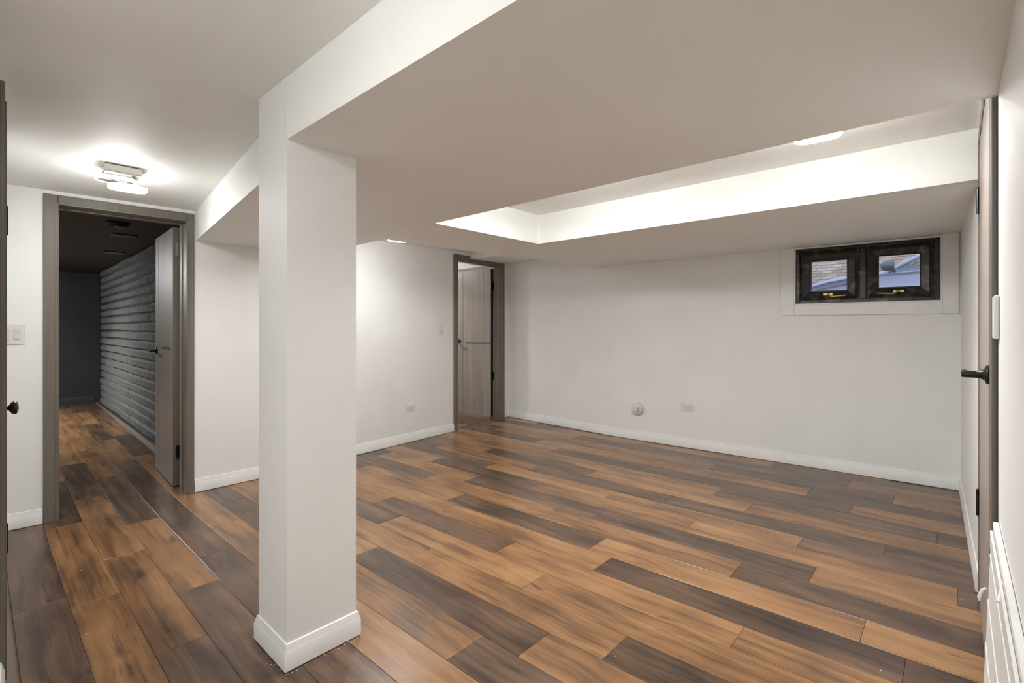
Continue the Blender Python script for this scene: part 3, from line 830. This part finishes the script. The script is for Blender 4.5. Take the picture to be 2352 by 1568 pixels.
make_light((-.47,2.370,2.1545), math.radians(0), 'twin oval LED light inside the recessed ceiling tray', 'tray')
make_light((-1.70,2.215,2.1545), math.radians(0), 'added twin oval LED fill light in the tray, hidden above the soffit', 'tray_fill')  # no lamp known here; added to even out light on wall and floor
make_light((-3.62,2.49,2.1115), math.radians(90), 'twin oval LED light half hidden behind the soffit before the centre door', 'pocket')
make_light((-.90,-.02,2.1445), math.radians(0), 'assumed twin oval LED hall light just behind the camera position', 'rear')  # assumed lamp out of view, inferred from the bright beam face
make_light((-1.00,-1.65,2.1445), math.radians(0), 'added twin oval LED fill light by the rear hall wall', 'rear_fill')  # added fill behind the camera, no known fixture
make_light((-8.2,-.50,2.1295), math.radians(90), 'added twin oval LED fill light on the unseen side of the dark room ceiling', 'dark')  # added out of view to brighten the charcoal room's floor and foam
make_light((-6.15,4.05,2.2995), math.radians(0), 'assumed twin oval LED light inside the room beyond the centre door', 'far')  # assumed lamp out of view, inferred from the lit open door

# ------------------------------------------------------------------ wall fittings
def on_wall(name, P, Q, t_mid, z, label, cat, group=None):
    """empty on a wall running P->Q whose room side lies on its right; local x along wall, y into the wall, z up"""
    d = Vector((Q[0]-P[0],Q[1]-P[1])).normalized()
    return tag(empty(name, (t_mid[0],t_mid[1],z), math.atan2(d.y,d.x)), label, cat, group)
def outlet(root):
    MB().bbox(-.064,-.006,-.0385,.064,-.0002,.0385,.003).build('cover_plate', M['plastic'], root)
    MB().bbox(-.034,-.0085,-.0165,.034,-.0058,.0165,.0012).build('receptacle', M['plastic'], root)
    s_ = MB()
    for cx in (-.018,.016):
        s_.box(cx-.004,-.0092,.005,cx+.005,-.0086,.0075); s_.box(cx-.004,-.0092,-.0075,cx+.004,-.0086,-.005)
        s_.cyl((cx+.010,-.0092,0),(cx+.010,-.0086,0),.0028,.0028,10)
    s_.build('slots', M['slot'], root)
o = on_wall('outlet', C_, D_, at_y(C_,D_,3.166), .372, 'white horizontal outlet left of the centre door', 'outlet', 'horizontal wall outlets'); outlet(o)
o.rotation_euler.z += 0
o = on_wall('outlet', G_, H_, at_x(G_,H_,-2.045), .415, 'white horizontal outlet beside the round plug on the window wall', 'outlet', 'horizontal wall outlets'); outlet(o)

def switch(root, gangs, wd, dim=False):
    MB().bbox(-wd/2,-.006,-.0625,wd/2,-.0002,.0625,.003).build('cover_plate', M['plastic'], root)
    for gx in gangs:
        MB().bbox(gx-.0175,-.0075,-.034,gx+.0175,-.0058,.034,.001).build('switch_frame', M['plastic'], root)
        r = MB(); r.add([(gx-.0145,-.0076,-.031),(gx+.0145,-.0076,-.031),(gx+.0145,-.0120,-.028),(gx-.0145,-.0120,-.028),(gx-.0145,-.0085,.003),(gx+.0145,-.0085,.003),(gx-.0145,-.0076,.031),(gx+.0145,-.0076,.031)],
             [(0,1,2,3),(3,2,5,4),(4,5,7,6),(0,3,4,6),(1,7,5,2),(0,6,7,1)])
        r.build('rocker', M['plastic_dim'] if dim else M['plastic'], root)
o = on_wall('light_switch', C_, D_, at_y(C_,D_,3.617), 1.219, 'single white light switch left of the centre door', 'light switch', 'white wall switches'); switch(o, (0,), .074)
MB().box(-.011,-.0125,-.026,.011,-.0118,-.020).build('indicator', M['plastic_dim'], o)
o = on_wall('light_switch', A_, B_, at_y(A_,B_,.146), 1.196, 'wide white two-gang light switch left of the dark doorway', 'light switch', 'white wall switches'); switch(o, (-.024,.024), .118, True)
# plate at the free edge of the near drywall
pl = tag(empty('switch_plate', (.092,1.975,1.268), math.radians(-90)), 'white wall plate lapping over the drywall edge by the right door', 'wall plate')
MB().bbox(-.052,-.012,-.062,.034,-.0003,.062,.003).build('cover_plate', M['plastic'], pl)
MB().bbox(-.058,-.010,-.034,-.040,-.004,.030,.002).build('loose_flap', M['plastic'], pl)

# round plug with a square key
cen = at_x(G_,H_,-2.585)
rd = tag(empty('round_wall_plug', (cen[0],cen[1],.350), math.atan2(wd_.y,wd_.x)), 'round white wall plug with square key, left of the outlet', 'wall plug')
m_ = MB(); m_.rings([((0,-.0002,0),.070),((0,-.020,0),.069),((0,-.030,0),.066)],32); m_.build('flange', M['plastic'], rd, True)
m_ = MB(); m_.rings([((0,-.030,0),.064),((0,-.044,0),.063),((0,-.050,0),.058),((0,-.050,0),.030)],32); m_.build('cap', M['plastic'], rd, True)
MB().bbox(-.029,-.078,-.029,.029,-.0495,.029,.003).xform(Matrix.Rotation(math.radians(5),4,'Y')).build('square_key', M['plastic'], rd)

# air vent in the low ceiling near the window
vt = tag(empty('ceiling_vent', (-1.075,4.640,1.9525), math.radians(2)), 'flat white air vent in the low ceiling left of the window', 'vent')
vt.rotation_euler = (math.radians(1.1),0,math.radians(2))
vm = MB(); vm.bbox(-.155,-.085,-.006,.155,-.055,0,.002); vm.bbox(-.155,.055,-.006,.155,.085,0,.002); vm.bbox(-.155,-.0545,-.006,-.125,.0545,0,.002); vm.bbox(.125,-.0545,-.006,.155,.0545,0,.002); vm.bbox(-.012,-.0545,-.006,.012,.0545,0,.002)
vm.build('vent_frame', M['plastic'], vt)
MB().box(-.124,-.054,-.0012,.124,.054,-.0004).build('duct', M['slot'], vt)
for k in range(16):
    x = -.115+k*.0135 if k < 8 else .022+(k-8)*.0135
    s_ = MB().bbox(-.0008,-.052,-.0055,.0008,.052,.0055,.0003).xform(Matrix.Translation((x,0,-.0045))@Matrix.Rotation(math.radians(48 if k < 8 else -48),4,'Y'))
    s_.build('slat', M['plastic'], vt)

# small black fittings on the dark ceiling
e1 = tag(empty('smoke_detector', (-5.28,.813,2.1298)), 'black ceiling sensor with tiny blue light nearest the dark doorway', 'detector')
m_ = MB(); m_.rings([((0,0,0),.085),((0,0,-.012),.085),((0,0,-.024),.070),((0,0,-.040),.055),((0,0,-.044),.030)],24); m_.build('housing', M['black'], e1, True)
MB().rings([((.05,-.02,-.034),.004),((.05,-.02,-.040),.0035)],8).build('led', M['led_blue'], e1)
def dark_vent(loc, rz, label):
    e = tag(empty('dark_ceiling_vent', loc, rz), label, 'vent', 'black vents on the dark ceiling')
    m_ = MB(); m_.bbox(-.10,-.09,-.010,.10,-.065,0,.003); m_.bbox(-.10,.065,-.010,.10,.09,0,.003); m_.bbox(-.10,-.0645,-.010,-.075,.0645,0,.003); m_.bbox(.075,-.0645,-.010,.10,.0645,0,.003)
    m_.build('vent_frame', M['black'], e)
    for k in range(8):
        MB().bbox(-.0745,-.001,-.006,.0745,.001,.006,.0004).xform(Matrix.Translation((0,-.054+k*.0154,-.007))@Matrix.Rotation(math.radians(40),4,'X')).build('slat', M['hinge_steel'], e)
    return e
dark_vent((-5.965,.959,2.1298), math.radians(90), 'slatted vent on the dark ceiling, nearer of the two')
dark_vent((-7.40,1.10,2.1298), math.radians(90), 'slatted vent deep inside on the dark ceiling by the foam wall')

# white vinyl panels leaning on the near wall
pn = tag(empty('leaning_panels', (.075,1.40,0)), 'white ribbed vinyl panels leaning against the drywall at bottom right', 'panels')
m_ = MB(); Y0, Y1 = -.72, .56
def slope_box(mb, xb0, xb1, xt0, xt1, y0, y1, z0, z1):
    """board leaning in x: bottom between xb0..xb1, top between xt0..xt1"""
    return mb.add([(xb0,y0,z0),(xb1,y0,z0),(xb1,y1,z0),(xb0,y1,z0),(xt0,y0,z1),(xt1,y0,z1),(xt1,y1,z1),(xt0,y1,z1)],
                  [(3,2,1,0),(4,5,6,7),(0,1,5,4),(1,2,6,5),(2,3,7,6),(3,0,4,7)])
slope_box(m_, -.010,.000, .0055,.0150, Y0, Y1, 0, .680)
m_.bbox(.0035,Y0,.660,.0160,Y1,.684,.002)
m_.build('back_panel', M['panel'], pn)
# ribbed front sheet: zig-zag ribs along y
m_ = MB(); n = 116; vs = []; fs = []
for i in range(n+1):
    y = Y0 + (Y1-.018-Y0)*i/n; d = .0012 if i % 2 else 0
    vs += [(-.0235-d,y,0),(-.0005-d,y,.628),(-.0215,y,0),(.0015,y,.628)]
for i in range(n):
    a = 4*i
    fs += [(a,a+4,a+5,a+1),(a+2,a+3,a+7,a+6),(a,a+2,a+6,a+4),(a+1,a+5,a+7,a+3)]
fs += [(0,1,3,2),(4*n,4*n+2,4*n+3,4*n+1)]
m_.add(vs,fs).build('ribbed_sheet', M['panel'], pn)
m_ = MB(); m_.bbox(-.0030,Y0,.612,.0034,Y1-.014,.662,.0015); m_.build('cap_strip', M['panel'], pn)
for zz in (.598,.470,.345,.220,.095):
    xx = -.0235+.0230*zz/.628
    m_ = MB(); m_.bbox(xx-.0026,Y0+.004,zz-.0022,xx+.003,Y1-.034,zz+.0022,.0008)
    m_.build('seam', M['panel'], pn)
m_ = MB(); m_.rings([((-.012,Y1-.031,.500),.003),((-.020,Y1-.030,.490),.004),((-.026,Y1-.034,.470),.004),((-.025,Y1-.036,.460),.002)],8); m_.build('clip', M['panel'], pn, True)
m_ = MB(); m_.rings([((-.006,.10,.640),.003),((.000,.13,.655),.004),((.004,.16,.6565),.004),((.006,.19,.6560),.002)],8); m_.build('clip', M['panel'], pn, True)

# paint flecks left on the boards by the painters
fk = MB(); rf_ = random.Random(21)
def fleck(x, y, a):
    t = rf_.uniform(0,6.28); w_ = a*rf_.uniform(.25,.6)
    c, d = math.cos(t), math.sin(t)
    fk.add([(x+c*a,y+d*a,.0006),(x-d*w_,y+c*w_,.0012),(x-c*a,y-d*a,.0006),(x+d*w_,y-c*w_,.0012)],[(0,1,2,3)])
for i in range(26):
    u = rf_.uniform(0,1)
    fleck(px1+.016+rf_.uniform(0,.010), py0-.012+u*.29, rf_.uniform(.0015,.0045))
for i in range(12): fleck(px0+rf_.uniform(.10,.28), py0-.017-rf_.uniform(0,.018), rf_.uniform(.0015,.004))
for (x,y) in ((-1.02,2.36),(-1.36,1.98),(-.62,2.62),(.03,3.12),(.02,3.02),(-.42,3.30),(-.74,3.46),(-1.9,2.62),(-2.55,2.60),(-3.95,.62),(-1.78,1.62),(-.95,1.62),(-.2,2.2),(-3.3,.36),(-2.6,.30),(-2.9,.66)):
    fleck(x, y, rf_.uniform(.003,.005))
tag(fk.build('paint_flecks', M['trim']), 'tiny white paint flecks dropped on the floor around the pillar base', 'paint flecks', kind='stuff')
